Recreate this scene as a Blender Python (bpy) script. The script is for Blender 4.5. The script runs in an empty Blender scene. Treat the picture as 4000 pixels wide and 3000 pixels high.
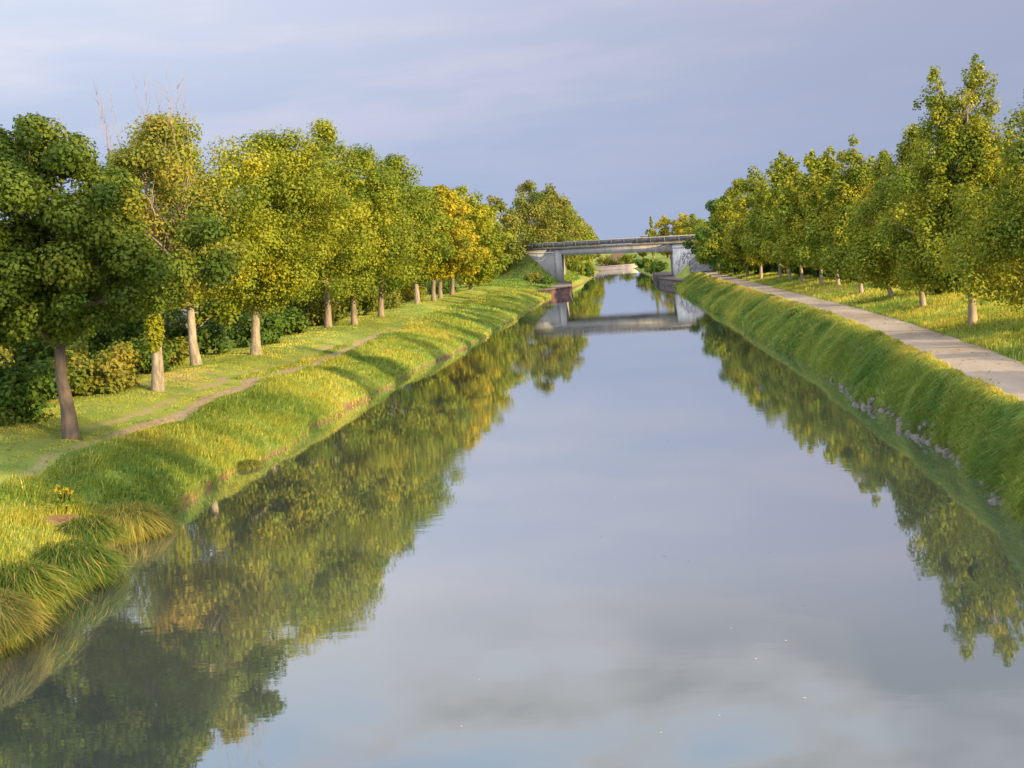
import bpy, math, random
import numpy as np
from mathutils import Vector, Matrix

rng = np.random.default_rng(7)
random.seed(7)
scene = bpy.context.scene
COL = scene.collection
pi = math.pi

# ------------------------------------------------------------------ helpers
def link(o, parent=None):
    COL.objects.link(o)
    if parent is not None:
        o.parent = parent
    return o

def tag(o, label=None, cat=None, group=None, kind=None):
    if label: o['label'] = label
    if cat: o['category'] = cat
    if group: o['group'] = group
    if kind: o['kind'] = kind
    return o

def empty(name, loc, label, cat, group=None, rz=0.0):
    o = bpy.data.objects.new(name, None)
    o.empty_display_size = 0.3
    o.location = loc
    o.rotation_euler = (0, 0, rz)
    link(o)
    return tag(o, label, cat, group)

def mesh_np(name, V, faces, mat, parent=None, color=None, smooth=False):
    """V (N,3); faces: list of (M,k) int arrays; color: (F,3) per-face or (N,3) per-point"""
    me = bpy.data.meshes.new(name)
    V = np.asarray(V, dtype=np.float32)
    fl = [np.asarray(f, dtype=np.int32) for f in faces if len(f)]
    me.vertices.add(len(V))
    me.vertices.foreach_set('co', V.ravel())
    loops = np.concatenate([f.ravel() for f in fl])
    tot = np.concatenate([np.full(len(f), f.shape[1], dtype=np.int32) for f in fl])
    start = np.concatenate([[0], np.cumsum(tot)[:-1]]).astype(np.int32)
    me.loops.add(len(loops))
    me.loops.foreach_set('vertex_index', loops)
    me.polygons.add(len(tot))
    me.polygons.foreach_set('loop_start', start)
    me.polygons.foreach_set('loop_total', tot)
    if smooth:
        me.polygons.foreach_set('use_smooth', np.ones(len(tot), dtype=bool))
    if color is not None:
        color = np.asarray(color, dtype=np.float32)
        dom = 'FACE' if len(color) == len(tot) and len(color) != len(V) else 'POINT'
        a = me.attributes.new('tone', 'FLOAT_COLOR', dom)
        c4 = np.ones((len(color), 4), dtype=np.float32)
        c4[:, :3] = color
        a.data.foreach_set('color', c4.ravel())
    me.update(calc_edges=True)
    me.validate()
    if mat: me.materials.append(mat)
    o = bpy.data.objects.new(name, me)
    return link(o, parent)

class Geo:
    """collects polygons, builds one mesh"""
    def __init__(s): s.V = []; s.F = {}; s.n = 0
    def add(s, V, F):
        for f in F:
            s.F.setdefault(len(f), []).append([i + s.n for i in f])
        s.V.extend([tuple(v) for v in V]); s.n += len(V)
    def prism(s, poly, z0, z1):
        """poly list of (x,y) ccw; z0/z1 numbers or per-vertex lists"""
        n = len(poly)
        z0 = z0 if hasattr(z0, '__len__') else [z0] * n
        z1 = z1 if hasattr(z1, '__len__') else [z1] * n
        V = [(p[0], p[1], z) for p, z in zip(poly, z0)] + [(p[0], p[1], z) for p, z in zip(poly, z1)]
        F = [list(range(n))[::-1], list(range(n, 2 * n))]
        for i in range(n):
            j = (i + 1) % n
            F.append([i, j, n + j, n + i])
        s.add(V, F)
    def tube(s, pts, rad, k=7, cap=True):
        pts = [Vector(p) for p in pts]
        V = []; F = []
        ref = Vector((0.31, 0.95, 0.1))
        for i, p in enumerate(pts):
            d = (pts[min(i + 1, len(pts) - 1)] - pts[max(i - 1, 0)]).normalized()
            if abs(d.dot(ref)) > 0.98: ref = Vector((1, 0, 0.2))
            u = d.cross(ref).normalized(); w = d.cross(u)
            r = rad[i] if hasattr(rad, '__len__') else rad
            for j in range(k):
                a = 2 * pi * j / k
                V.append(p + (u * math.cos(a) + w * math.sin(a)) * r)
        for i in range(len(pts) - 1):
            for j in range(k):
                j2 = (j + 1) % k
                F.append([i * k + j, i * k + j2, (i + 1) * k + j2, (i + 1) * k + j])
        if cap:
            F.append(list(range(k))[::-1])
            F.append([(len(pts) - 1) * k + j for j in range(k)])
        s.add(V, F)
    def build(s, name, mat, parent=None, smooth=False, bevel=0):
        o = mesh_np(name, np.array(s.V), [np.array(v) for v in s.F.values()], mat, parent, smooth=smooth)
        if bevel:
            m = o.modifiers.new('bevel', 'BEVEL'); m.width = bevel; m.segments = 2
            m.limit_method = 'ANGLE'
        return o

def hash2(ix, iy, seed):
    h = (ix.astype(np.int64) * 374761393 + iy.astype(np.int64) * 668265263 + seed * 1442695041) & 0xFFFFFFFF
    h = ((h ^ (h >> 13)) * 1274126177) & 0xFFFFFFFF
    return ((h ^ (h >> 16)) & 0xFFFF) / 65535.0
def vnoise(x, y, seed=0):
    x = np.asarray(x, float); y = np.asarray(y, float)
    x, y = np.broadcast_arrays(x, y)
    ix = np.floor(x); iy = np.floor(y); fx = x - ix; fy = y - iy
    fx = fx * fx * (3 - 2 * fx); fy = fy * fy * (3 - 2 * fy)
    a = hash2(ix, iy, seed); b = hash2(ix + 1, iy, seed); c = hash2(ix, iy + 1, seed); d = hash2(ix + 1, iy + 1, seed)
    return (a * (1 - fx) + b * fx) * (1 - fy) + (c * (1 - fx) + d * fx) * fy
def fbm(x, y, seed=0, o=3):
    r = 0; a = .5; t = 0
    for k in range(o):
        r = r + a * vnoise(np.asarray(x) * 2 ** k, np.asarray(y) * 2 ** k, seed + k * 17); t += a; a *= .5
    return r / t
def sstep(a, b, x):
    t = np.clip((x - a) / (b - a), 0, 1)
    return t * t * (3 - 2 * t)

# ------------------------------------------------------------------ materials
def new_mat(name):
    m = bpy.data.materials.new(name); m.use_nodes = True
    nt = m.node_tree; nt.nodes.clear()
    return m, nt
def N(nt, t, **kw):
    n = nt.nodes.new(t)
    for k, v in kw.items():
        if k == 'inp':
            for kk, vv in v.items(): n.inputs[kk].default_value = vv
        else: setattr(n, k, v)
    return n
def L(nt, a, b): nt.links.new(a, b)
def math_n(nt, op, a, b=None, c=None, clamp=False):
    n = nt.nodes.new('ShaderNodeMath'); n.operation = op; n.use_clamp = clamp
    for i, v in enumerate((a, b, c)):
        if v is None: continue
        if isinstance(v, (int, float)): n.inputs[i].default_value = v
        else: nt.links.new(v, n.inputs[i])
    return n.outputs[0]
def mix_c(nt, f, a, b, blend='MIX'):
    n = nt.nodes.new('ShaderNodeMix'); n.data_type = 'RGBA'; n.blend_type = blend
    for sock, v in ((n.inputs[0], f), (n.inputs[6], a), (n.inputs[7], b)):
        if isinstance(v, (int, float)): sock.default_value = v
        elif isinstance(v, tuple): sock.default_value = v if len(v) == 4 else (*v, 1)
        else: nt.links.new(v, sock)
    return n.outputs[2]
def maprange(nt, v, a, b, c=0., d=1., smooth=True):
    n = nt.nodes.new('ShaderNodeMapRange'); n.clamp = True
    if smooth: n.interpolation_type = 'SMOOTHSTEP'
    nt.links.new(v, n.inputs[0])
    for i, q in enumerate((a, b, c, d)): n.inputs[i + 1].default_value = q
    return n.outputs[0]

def leaf_material(name, trans=0.3, rough=0.55):
    m, nt = new_mat(name)
    at = N(nt, 'ShaderNodeAttribute', attribute_name='tone')
    out = N(nt, 'ShaderNodeOutputMaterial')
    p = N(nt, 'ShaderNodeBsdfPrincipled')
    p.inputs['Roughness'].default_value = rough
    p.inputs['Specular IOR Level'].default_value = 0.12
    L(nt, at.outputs['Color'], p.inputs['Base Color'])
    t = N(nt, 'ShaderNodeBsdfTranslucent')
    warm = mix_c(nt, 1.0, at.outputs['Color'], (1.25, 1.15, 0.5), 'MULTIPLY')
    L(nt, warm, t.inputs['Color'])
    mx = N(nt, 'ShaderNodeMixShader'); mx.inputs[0].default_value = trans
    L(nt, p.outputs[0], mx.inputs[1]); L(nt, t.outputs[0], mx.inputs[2]); L(nt, mx.outputs[0], out.inputs[0])
    return m

def rough_material(name, c1, c2, scale=3.0, detail=6, rough=0.85, bump=0.3, bscale=None, stretch=(1, 1, 1), c3=None, c3scale=0.6, bdist=0.02):
    m, nt = new_mat(name)
    out = N(nt, 'ShaderNodeOutputMaterial'); p = N(nt, 'ShaderNodeBsdfPrincipled')
    p.inputs['Roughness'].default_value = rough
    p.inputs['Specular IOR Level'].default_value = 0.3
    tc = N(nt, 'ShaderNodeTexCoord')
    mp = N(nt, 'ShaderNodeMapping'); mp.inputs['Scale'].default_value = stretch
    L(nt, tc.outputs['Object'], mp.inputs[0])
    n1 = N(nt, 'ShaderNodeTexNoise', inp={'Scale': scale, 'Detail': detail, 'Roughness': 0.65})
    L(nt, mp.outputs[0], n1.inputs['Vector'])
    f = maprange(nt, n1.outputs['Fac'], .32, .68)
    col = mix_c(nt, f, c1, c2)
    if c3 is not None:
        n2 = N(nt, 'ShaderNodeTexNoise', inp={'Scale': c3scale, 'Detail': 5, 'Roughness': .7})
        L(nt, mp.outputs[0], n2.inputs['Vector'])
        col = mix_c(nt, maprange(nt, n2.outputs['Fac'], .5, .7), col, c3)
    L(nt, col, p.inputs['Base Color'])
    nb = N(nt, 'ShaderNodeTexNoise', inp={'Scale': bscale or scale * 4, 'Detail': 5})
    L(nt, mp.outputs[0], nb.inputs['Vector'])
    b = N(nt, 'ShaderNodeBump'); b.inputs['Strength'].default_value = bump; b.inputs['Distance'].default_value = bdist
    L(nt, nb.outputs['Fac'], b.inputs['Height']); L(nt, b.outputs[0], p.inputs['Normal'])
    L(nt, p.outputs[0], out.inputs[0])
    return m

M_leaf = leaf_material('foliage')
M_grass = leaf_material('grass_blades', trans=0.28, rough=0.5)
M_bark = rough_material('bark_grey', (.14, .115, .09), (.27, .22, .17), scale=5, stretch=(1, 1, .25), bump=.8, bdist=.03)
M_bark_shaded = rough_material('bark_shaded', (.075, .06, .05), (.15, .115, .09), scale=5, stretch=(1, 1, .25), bump=.9, bdist=.03)  # grey bark darkened in colour to stand for shade on the nearest trunk
M_bark_pale = rough_material('bark_pale', (.21, .175, .14), (.38, .33, .275), scale=6, stretch=(1, 1, .22), bump=.9, c3=(.12, .105, .075), c3scale=2.2, bdist=.03)
M_bark_young = rough_material('bark_young', (.24, .20, .15), (.40, .33, .25), scale=6, stretch=(1, 1, .3), bump=.5)
M_twig = rough_material('twig', (.20, .155, .12), (.31, .245, .20), scale=6, bump=.2)
M_conc = rough_material('concrete', (.24, .24, .25), (.33, .33, .34), scale=.9, rough=.9, bump=.25, c3=(.17, .17, .17), c3scale=.35, stretch=(1, 1, .45))
M_conc_dk = rough_material('weathered_concrete', (.10, .096, .10), (.17, .163, .165), scale=1.2, rough=.9, bump=.3, c3=(.10, .09, .085), c3scale=.5)
M_conc_lt = rough_material('limewashed_concrete', (.42, .42, .43), (.60, .60, .60), scale=1.1, rough=.85, bump=.2, c3=(.38, .37, .38), c3scale=.8)
M_panel = rough_material('parapet_panel', (.075, .072, .078), (.13, .127, .132), scale=1.4, rough=.8, bump=.2)
M_post = rough_material('parapet_post', (.24, .23, .22), (.34, .33, .315), scale=3, rough=.8, bump=.15)
M_quaytop = rough_material('quay_cap', (.09, .075, .07), (.16, .13, .12), scale=1.5, rough=.9)
M_quaydk = rough_material('dark_quay_wall', (.045, .036, .038), (.10, .08, .08), scale=1.2, rough=.8, bump=.4)
M_stone = rough_material('stone', (.085, .08, .075), (.20, .19, .18), scale=4, rough=.85, bump=.5)
M_wallpink = rough_material('rendered_wall', (.58, .42, .33), (.74, .56, .44), scale=.5, rough=.9, bump=.2)
M_scrib = rough_material('spray_paint', (.05, .05, .07), (.10, .09, .11), scale=3, rough=.5, bump=0)
M_white = rough_material('pale_render', (.58, .54, .50), (.72, .67, .62), scale=1.0, rough=.85, bump=.1)
M_roof = rough_material('grey_roof', (.30, .31, .32), (.42, .43, .44), scale=2, rough=.7, bump=.2)
M_glass = rough_material('dark_glass', (.03, .035, .04), (.05, .055, .06), scale=1, rough=.15, bump=0)
M_foam = rough_material('foam', (.22, .23, .24), (.30, .30, .30), scale=10, rough=.6, bump=.1)

def brick_material():
    m, nt = new_mat('red_brick')
    out = N(nt, 'ShaderNodeOutputMaterial'); p = N(nt, 'ShaderNodeBsdfPrincipled'); p.inputs['Roughness'].default_value = .85
    tc = N(nt, 'ShaderNodeTexCoord'); sp = N(nt, 'ShaderNodeSeparateXYZ'); L(nt, tc.outputs['Object'], sp.inputs[0])
    cb = N(nt, 'ShaderNodeCombineXYZ')
    L(nt, math_n(nt, 'ADD', sp.outputs[0], sp.outputs[1]), cb.inputs[0]); L(nt, sp.outputs[2], cb.inputs[1])
    br = N(nt, 'ShaderNodeTexBrick', inp={'Scale': 4.0, 'Color1': (.17, .055, .042, 1), 'Color2': (.10, .038, .034, 1), 'Mortar': (.12, .10, .09, 1), 'Mortar Size': .015})
    L(nt, cb.outputs[0], br.inputs['Vector'])
    n1 = N(nt, 'ShaderNodeTexNoise', inp={'Scale': .8, 'Detail': 5}); L(nt, tc.outputs['Object'], n1.inputs['Vector'])
    col = mix_c(nt, maprange(nt, n1.outputs['Fac'], .36, .56), br.outputs['Color'], (.045, .03, .034))
    L(nt, col, p.inputs['Base Color']); L(nt, p.outputs[0], out.inputs[0])
    return m
M_brick = brick_material()

def paving_material():
    m, nt = new_mat('slope_stone_setts')
    out = N(nt, 'ShaderNodeOutputMaterial'); p = N(nt, 'ShaderNodeBsdfPrincipled'); p.inputs['Roughness'].default_value = .9
    tc = N(nt, 'ShaderNodeTexCoord')
    v = N(nt, 'ShaderNodeTexVoronoi', inp={'Scale': 1.4}); v.feature = 'DISTANCE_TO_EDGE'
    L(nt, tc.outputs['Object'], v.inputs['Vector'])
    n1 = N(nt, 'ShaderNodeTexNoise', inp={'Scale': .9, 'Detail': 6}); L(nt, tc.outputs['Object'], n1.inputs['Vector'])
    col = mix_c(nt, maprange(nt, n1.outputs['Fac'], .35, .65), (.06, .06, .065), (.15, .15, .16))
    col = mix_c(nt, maprange(nt, v.outputs['Distance'], .0, .07, 1, 0), col, (.06, .06, .06))
    L(nt, col, p.inputs['Base Color']); L(nt, p.outputs[0], out.inputs[0])
    return m
M_pave = paving_material()

def ground_material():
    m, nt = new_mat('turf_and_soil')
    out = N(nt, 'ShaderNodeOutputMaterial'); p = N(nt, 'ShaderNodeBsdfPrincipled'); p.inputs['Roughness'].default_value = .9
    p.inputs['Specular IOR Level'].default_value = .1
    at = N(nt, 'ShaderNodeAttribute', attribute_name='tone')      # r worn track, g bare soil, b dry field
    sp = N(nt, 'ShaderNodeSeparateColor'); L(nt, at.outputs['Color'], sp.inputs[0])
    tc = N(nt, 'ShaderNodeTexCoord')
    n1 = N(nt, 'ShaderNodeTexNoise', inp={'Scale': .55, 'Detail': 8, 'Roughness': .7}); L(nt, tc.outputs['Object'], n1.inputs['Vector'])
    n2 = N(nt, 'ShaderNodeTexNoise', inp={'Scale': 7., 'Detail': 6, 'Roughness': .7}); L(nt, tc.outputs['Object'], n2.inputs['Vector'])
    g = mix_c(nt, maprange(nt, n1.outputs['Fac'], .35, .65), (.15, .22, .045), (.30, .31, .06))
    g = mix_c(nt, maprange(nt, n2.outputs['Fac'], .3, .7, 0, .55), g, (.09, .14, .035))
    soil = mix_c(nt, maprange(nt, n2.outputs['Fac'], .3, .7), (.20, .145, .09), (.38, .29, .20))
    dirt = mix_c(nt, maprange(nt, n2.outputs['Fac'], .35, .65), (.10, .06, .035), (.24, .145, .08))
    dry = mix_c(nt, maprange(nt, n1.outputs['Fac'], .35, .65), (.36, .27, .16), (.46, .34, .24))
    wob = math_n(nt, 'MULTIPLY', math_n(nt, 'SUBTRACT', n1.outputs['Fac'], .5), 1.6)
    wob2 = math_n(nt, 'MULTIPLY', math_n(nt, 'SUBTRACT', n2.outputs['Fac'], .5), 1.0)
    def msk(s, k=1.0):
        return maprange(nt, math_n(nt, 'ADD', math_n(nt, 'ADD', s, math_n(nt, 'MULTIPLY', wob, k)), wob2), .38, .72)
    c = mix_c(nt, math_n(nt, 'MULTIPLY', msk(sp.outputs[0]), sp.outputs[0], clamp=True), g, soil)
    c = mix_c(nt, msk(sp.outputs[1], .3), c, dirt)
    c = mix_c(nt, sp.outputs[2], c, dry)
    L(nt, c, p.inputs['Base Color'])
    b = N(nt, 'ShaderNodeBump'); b.inputs['Strength'].default_value = .6; b.inputs['Distance'].default_value = .06
    L(nt, n2.outputs['Fac'], b.inputs['Height']); L(nt, b.outputs[0], p.inputs['Normal'])
    L(nt, p.outputs[0], out.inputs[0])
    return m
M_ground = ground_material()

def path_material():
    m, nt = new_mat('gritted_path')
    out = N(nt, 'ShaderNodeOutputMaterial'); p = N(nt, 'ShaderNodeBsdfPrincipled'); p.inputs['Roughness'].default_value = .9
    p.inputs['Specular IOR Level'].default_value = .2
    tc = N(nt, 'ShaderNodeTexCoord')
    mp = N(nt, 'ShaderNodeMapping'); mp.inputs['Scale'].default_value = (1, .25, 1); L(nt, tc.outputs['Object'], mp.inputs[0])
    n1 = N(nt, 'ShaderNodeTexNoise', inp={'Scale': 1.2, 'Detail': 7, 'Roughness': .65}); L(nt, mp.outputs[0], n1.inputs['Vector'])
    n2 = N(nt, 'ShaderNodeTexNoise', inp={'Scale': 40, 'Detail': 4}); L(nt, tc.outputs['Object'], n2.inputs['Vector'])
    c = mix_c(nt, maprange(nt, n1.outputs['Fac'], .3, .7), (.31, .25, .19), (.40, .33, .255))
    c = mix_c(nt, maprange(nt, n2.outputs['Fac'], .35, .7, 0, .5), c, (.20, .18, .16))
    L(nt, c, p.inputs['Base Color'])
    b = N(nt, 'ShaderNodeBump'); b.inputs['Strength'].default_value = .4; b.inputs['Distance'].default_value = .01
    L(nt, n2.outputs['Fac'], b.inputs['Height']); L(nt, b.outputs[0], p.inputs['Normal'])
    L(nt, p.outputs[0], out.inputs[0])
    return m
M_path = path_material()

def water_material():
    m, nt = new_mat('canal_water')
    out = N(nt, 'ShaderNodeOutputMaterial')
    tc = N(nt, 'ShaderNodeTexCoord')
    mp = N(nt, 'ShaderNodeMapping'); mp.inputs['Scale'].default_value = (.55, 1.5, 1); L(nt, tc.outputs['Object'], mp.inputs[0])
    n1 = N(nt, 'ShaderNodeTexNoise', inp={'Scale': 1.6, 'Detail': 3, 'Roughness': .55}); L(nt, mp.outputs[0], n1.inputs['Vector'])
    n2 = N(nt, 'ShaderNodeTexNoise', inp={'Scale': .12, 'Detail': 3}); L(nt, tc.outputs['Object'], n2.inputs['Vector'])
    amp = maprange(nt, n2.outputs['Fac'], .4, .65, .25, 1.0)
    hgt = math_n(nt, 'MULTIPLY', n1.outputs['Fac'], amp)
    b = N(nt, 'ShaderNodeBump'); b.inputs['Strength'].default_value = 1.0; b.inputs['Distance'].default_value = .0022
    L(nt, hgt, b.inputs['Height'])
    fr = N(nt, 'ShaderNodeFresnel'); fr.inputs['IOR'].default_value = 1.33
    f = math_n(nt, 'POWER', fr.outputs[0], .23, clamp=True)
    gl = N(nt, 'ShaderNodeBsdfGlossy'); gl.inputs['Roughness'].default_value = .022; gl.inputs['Color'].default_value = (.93, .95, .95, 1)
    L(nt, b.outputs[0], gl.inputs['Normal'])
    n3 = N(nt, 'ShaderNodeTexNoise', inp={'Scale': .25, 'Detail': 4}); L(nt, tc.outputs['Object'], n3.inputs['Vector'])
    body = mix_c(nt, n3.outputs['Fac'], (.075, .092, .080), (.105, .12, .10))
    df = N(nt, 'ShaderNodeBsdfDiffuse'); L(nt, body, df.inputs['Color'])
    mx = N(nt, 'ShaderNodeMixShader')
    L(nt, f, mx.inputs[0]); L(nt, df.outputs[0], mx.inputs[1]); L(nt, gl.outputs[0], mx.inputs[2]); L(nt, mx.outputs[0], out.inputs[0])
    return m
M_water = water_material()

# ------------------------------------------------------------------ terrain
BA = np.array([-11.6, 236.5]); BB = np.array([9.0, 207.8])
BT = (BB - BA) / np.linalg.norm(BB - BA); BN = np.array([BT[1], -BT[0]])  # BN faces the camera
if BN[1] > 0: BN = -BN

def xl(y):
    y = np.asarray(y, float)
    b = np.interp(y, [-80, 15, 24, 34.7, 42, 51, 58, 72, 80, 101, 106, 128, 155, 194, 202, 207, 236, 264, 387, 3000],
                  [-14, -13.5, -14.0, -15.2, -15.1, -15.1, -15.2, -14.9, -14.5, -13.6, -13.1, -13.0, -13.1, -12.3, -11.5, -9.8, -9.6, -8.2, -6.5, -6.5])
    w = np.clip((205 - y) / 10, .25, 1)
    return b + w * ((vnoise(y / 3.3, 0 * y, 5) - .5) * .9 + (vnoise(y / 1.1, 0 * y, 6) - .5) * .35)
def xr(y):
    y = np.asarray(y, float)
    b = np.interp(y, [-80, 15, 28, 38, 52, 60, 69, 98, 137, 176, 200, 212, 235, 313, 372, 3000],
                  [8.4, 8.5, 8.85, 9.6, 9.4, 9.75, 9.4, 9.4, 8.6, 8.3, 8.1, 7.4, 7.1, 5.0, 4.0, 4.0])
    w = np.clip((190 - y) / 10, .25, 1) * np.interp(y, [30, 50], [.4, 1])
    return b + w * ((vnoise(y / 4.1, 0 * y, 15) - .5) * .8 + (vnoise(y / 1.2, 0 * y, 16) - .5) * .3)
def xcrest(y):
    return np.interp(y, [-80, 20, 30, 35, 49, 73, 112, 200, 3000], [9.6, 9.6, 9.85, 10.25, 10.9, 11.5, 11.9, 11.8, 9.])
def xpath(y):
    return np.interp(y, [-80, 20, 33, 39.5, 47.6, 62.5, 78.6, 103, 155, 190, 3000], [10, 10.1, 10.55, 10.85, 11.4, 12.1, 12.35, 12.1, 11.9, 12.1, 12.1])
PW = 2.35

def embank(x, y):
    s = (x - BA[0]) * BT[0] + (y - BA[1]) * BT[1]
    o = (x - BA[0]) * BN[0] + (y - BA[1]) * BN[1]
    dw = np.maximum(np.maximum(o, -8.5 - o), 0)
    dl = np.hypot(np.maximum(s + 13.0, 0), dw)
    dr = np.hypot(np.maximum(45.5 - s, 0), dw)
    zl = 7.7 - .54 * dl
    zr = 6.7 - .72 * dr
    return np.where(x < -4, zl, np.where(x > 4, zr, -9))

def terrain(x, y):
    x = np.asarray(x, float); y = np.asarray(y, float)
    a = xl(y) - x; b = x - xr(y)
    bump = (fbm(x / 1.1, y / 1.4, 31) - .5)
    # left bank
    wl = np.interp(y, [20, 60, 110, 200], [4.3, 4.0, 6.5, 6.0])
    t = np.clip(a / wl, 0, 1)
    zl = (.08 + .16 * sstep(.5, .75, vnoise(y / 5.0, 0 * y, 91))) * np.clip(a / .16, 0, 1) + 1.62 * (1 - (1 - t) ** 1.7) + .86 * sstep(wl * .9, wl + 5, a)
    zl = zl + bump * .30 * np.clip(a / .8, 0, 1) * (1 - .65 * sstep(wl * .8, wl * 1.5, a)) + (vnoise(x / 3.0, y / 2.6, 41) - .5) * .30 * np.clip(a / 1.0, 0, 1) * (1 - sstep(wl * .9, wl * 1.4, a))
    zl = zl - .5 * sstep(18, 40, a)
    # right bank
    cw = np.maximum(xcrest(y) - xr(y), .7)
    t2 = np.clip(b / cw, 0, 1)
    zr = .14 * np.clip(b / .14, 0, 1) + 1.60 * (1 - (1 - t2) ** 1.5)
    dp = x - xpath(y)
    zr = zr + .13 * sstep(-1.2, -.2, dp) + .35 * sstep(PW, PW + 3.5, dp)
    zr = zr + bump * .34 * np.clip(b / .7, 0, 1) * (1 - sstep(-.9, -.15, dp)) + (vnoise(x / 2.4, y / 2.2, 43) - .5) * .22 * np.clip(b / .8, 0, 1) * (1 - sstep(-.9, -.15, dp))
    zr = zr + bump * .18 * sstep(PW + .3, PW + 2, dp)
    bed = -1.6 * np.clip(np.minimum(-a, -b) / 2.0, 0, 1) - .05
    z = np.where(a > 0, zl, np.where(b > 0, zr, bed))
    e = embank(x, y)
    land = np.maximum(a, b)
    e = np.minimum(e, .5 + .85 * land)
    e = np.where(land > .4, e, -9)
    z = np.where(land > 0, np.maximum(z, e), z)
    z = np.where((y > 392) & (land <= 0), 1.2, z)
    return z

def tz(x, y): return float(terrain(np.array([x]), np.array([y]))[0])

def TRK(y): return np.interp(y, [20, 40, 50, 62, 80, 110, 200], [5.6, 4.6, 4.4, 4.5, 5.2, 7.0, 7.5]) + .25 * np.sin(y / 7.0)

def build_ground():
    ys = np.concatenate([np.linspace(-300, 0, 7), np.arange(10, 60, .3), np.arange(60, 130, .5), np.arange(130, 270, 1.0), np.arange(270, 400, 4), [450, 600, 900, 1500, 2500]])
    av = np.concatenate([[.0, .03, .08, .16, .28, .42, .6], np.arange(.8, 7, .25), np.arange(7, 22, .6), np.arange(23, 60, 3), [80, 130, 220, 400, 800, 1500, 2600]])
    bv = np.concatenate([[.0, .03, .08, .16, .28, .42, .6], np.arange(.8, 9, .25), np.arange(9, 22, .6), np.arange(23, 60, 3), [80, 130, 220, 400, 800, 1500, 2600]])
    iv = np.concatenate([[.003, .05, .15, .5], np.linspace(.53, .97, 3), [.997]])
    XL = xl(ys)[:, None]; XR = xr(ys)[:, None]
    X = np.concatenate([XL - av[::-1][None], XL + (XR - XL) * np.linspace(.002, .998, 12)[None], XR + bv[None]], 1)
    Y = np.repeat(ys[:, None], X.shape[1], 1)
    Z = terrain(X, Y)
    a = XL - X; b = X - XR
    n, k = X.shape
    # masks
    tr1 = np.exp(-((a - TRK(Y)) / .50) ** 2); tr2 = np.exp(-((a - TRK(Y) - 1.5) / .34) ** 2)
    worn = np.clip(np.maximum(tr1 * 1.25, tr2 * .7) * (1 - sstep(85, 130, Y)) * (.55 + .45 * sstep(40, 50, Y)) * (.5 + .9 * fbm(Y / 5, X / 3, 61)), 0, 1)
    worn = np.maximum(worn, .75 * np.exp(-((a - 8.5) / 3) ** 2 - ((Y - 61) / 5.5) ** 2))
    bare = np.where(a > 0, np.clip(.85 - a / .4, 0, 1), np.where(b > 0, np.clip(.75 - b / .35, 0, 1), 1))
    bare = np.maximum(bare, 1.2 * np.exp(-((a - .8) / 1.1) ** 2 - ((Y - 32.6) / 1.3) ** 2))
    dry = sstep(15, 22, b) * sstep(40, 75, Y) + sstep(30, 45, a) * .35
    tone = np.stack([worn, bare, np.clip(dry, 0, 1)], -1).reshape(-1, 3)
    V = np.stack([X, Y, Z], -1).reshape(-1, 3)
    i = np.arange(n - 1)[:, None] * k + np.arange(k - 1)[None]
    F = np.stack([i, i + 1, i + k + 1, i + k], -1).reshape(-1, 4)
    o = mesh_np('ground', V, [F], M_ground, color=tone, smooth=True)
    tag(o, kind='structure')
build_ground()

def build_path():
    ys = np.concatenate([np.arange(-60, 12, 6), np.arange(12, 189, .8)])
    u = np.linspace(0, 1, 7)
    edge = (vnoise(ys / 1.6, ys * 0, 77) - .5) * .22
    edge2 = (vnoise(ys / 1.9, ys * 0, 78) - .5) * .22
    X = (xpath(ys) + edge)[:, None] + u[None] * (PW - edge + edge2)[:, None]
    Y = np.repeat(ys[:, None], len(u), 1)
    Z = terrain(X, Y)
    Z = np.maximum(Z, Z.mean(1, keepdims=True)) + .03 + .02 * np.sin(u * pi)[None]
    V = np.stack([X, Y, Z], -1).reshape(-1, 3)
    k = len(u); n = len(ys)
    i = np.arange(n - 1)[:, None] * k + np.arange(k - 1)[None]
    F = np.stack([i, i + 1, i + k + 1, i + k], -1).reshape(-1, 4)
    tag(mesh_np('towpath', V, [F], M_path, smooth=True), kind='structure')
build_path()

def build_water():
    V = np.array([[-22, -300, 0], [16, -300, 0], [16, 200, 0], [16, 391, 0], [-22, 391, 0], [-22, 200, 0]])
    tag(mesh_np('water', V, [np.array([[0, 1, 2, 5], [5, 2, 3, 4]])], M_water), kind='structure')
build_water()

# ------------------------------------------------------------------ grass
def blades(name, x, y, length, width, lean, col, label, droop=.5, along=None):
    """one mesh of bent blades; lean: (n,2) direction of bending (metres per metre)"""
    n = len(x)
    z = terrain(x, y)
    base = np.stack([x, y, z - .02], -1)
    ang = rng.uniform(0, 2 * pi, n)
    side = np.stack([np.cos(ang), np.sin(ang), 0 * ang], -1) * (width * .5)[:, None]
    ld = np.stack([lean[:, 0], lean[:, 1], 0 * ang], -1)
    mid = base + (ld * .35 + np.array([0, 0, .62])) * length[:, None]
    tip = base + (ld * 1.0 + np.stack([0 * ang, 0 * ang, 1 - droop * np.minimum(1, np.hypot(lean[:, 0], lean[:, 1]))], -1)) * length[:, None]
    V = np.stack([base - side, base + side, mid - side * .75, mid + side * .75, tip], 1).reshape(-1, 3)
    i = np.arange(n)[:, None] * 5
    F4 = i + np.array([[0, 1, 3, 2]]); F3 = i + np.array([[2, 3, 4]])
    c = np.repeat(col, 5, 0)
    o = mesh_np(name, V, [F4, F3], M_grass, color=c)
    return tag(o, label, 'grass', kind='stuff')

def pal(cols, t):
    cols = np.array(cols); t = np.clip(t, 0, 1) * (len(cols) - 1)
    i = np.minimum(t.astype(int), len(cols) - 2); f = (t - i)[:, None]
    return cols[i] * (1 - f) + cols[i + 1] * f

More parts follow.
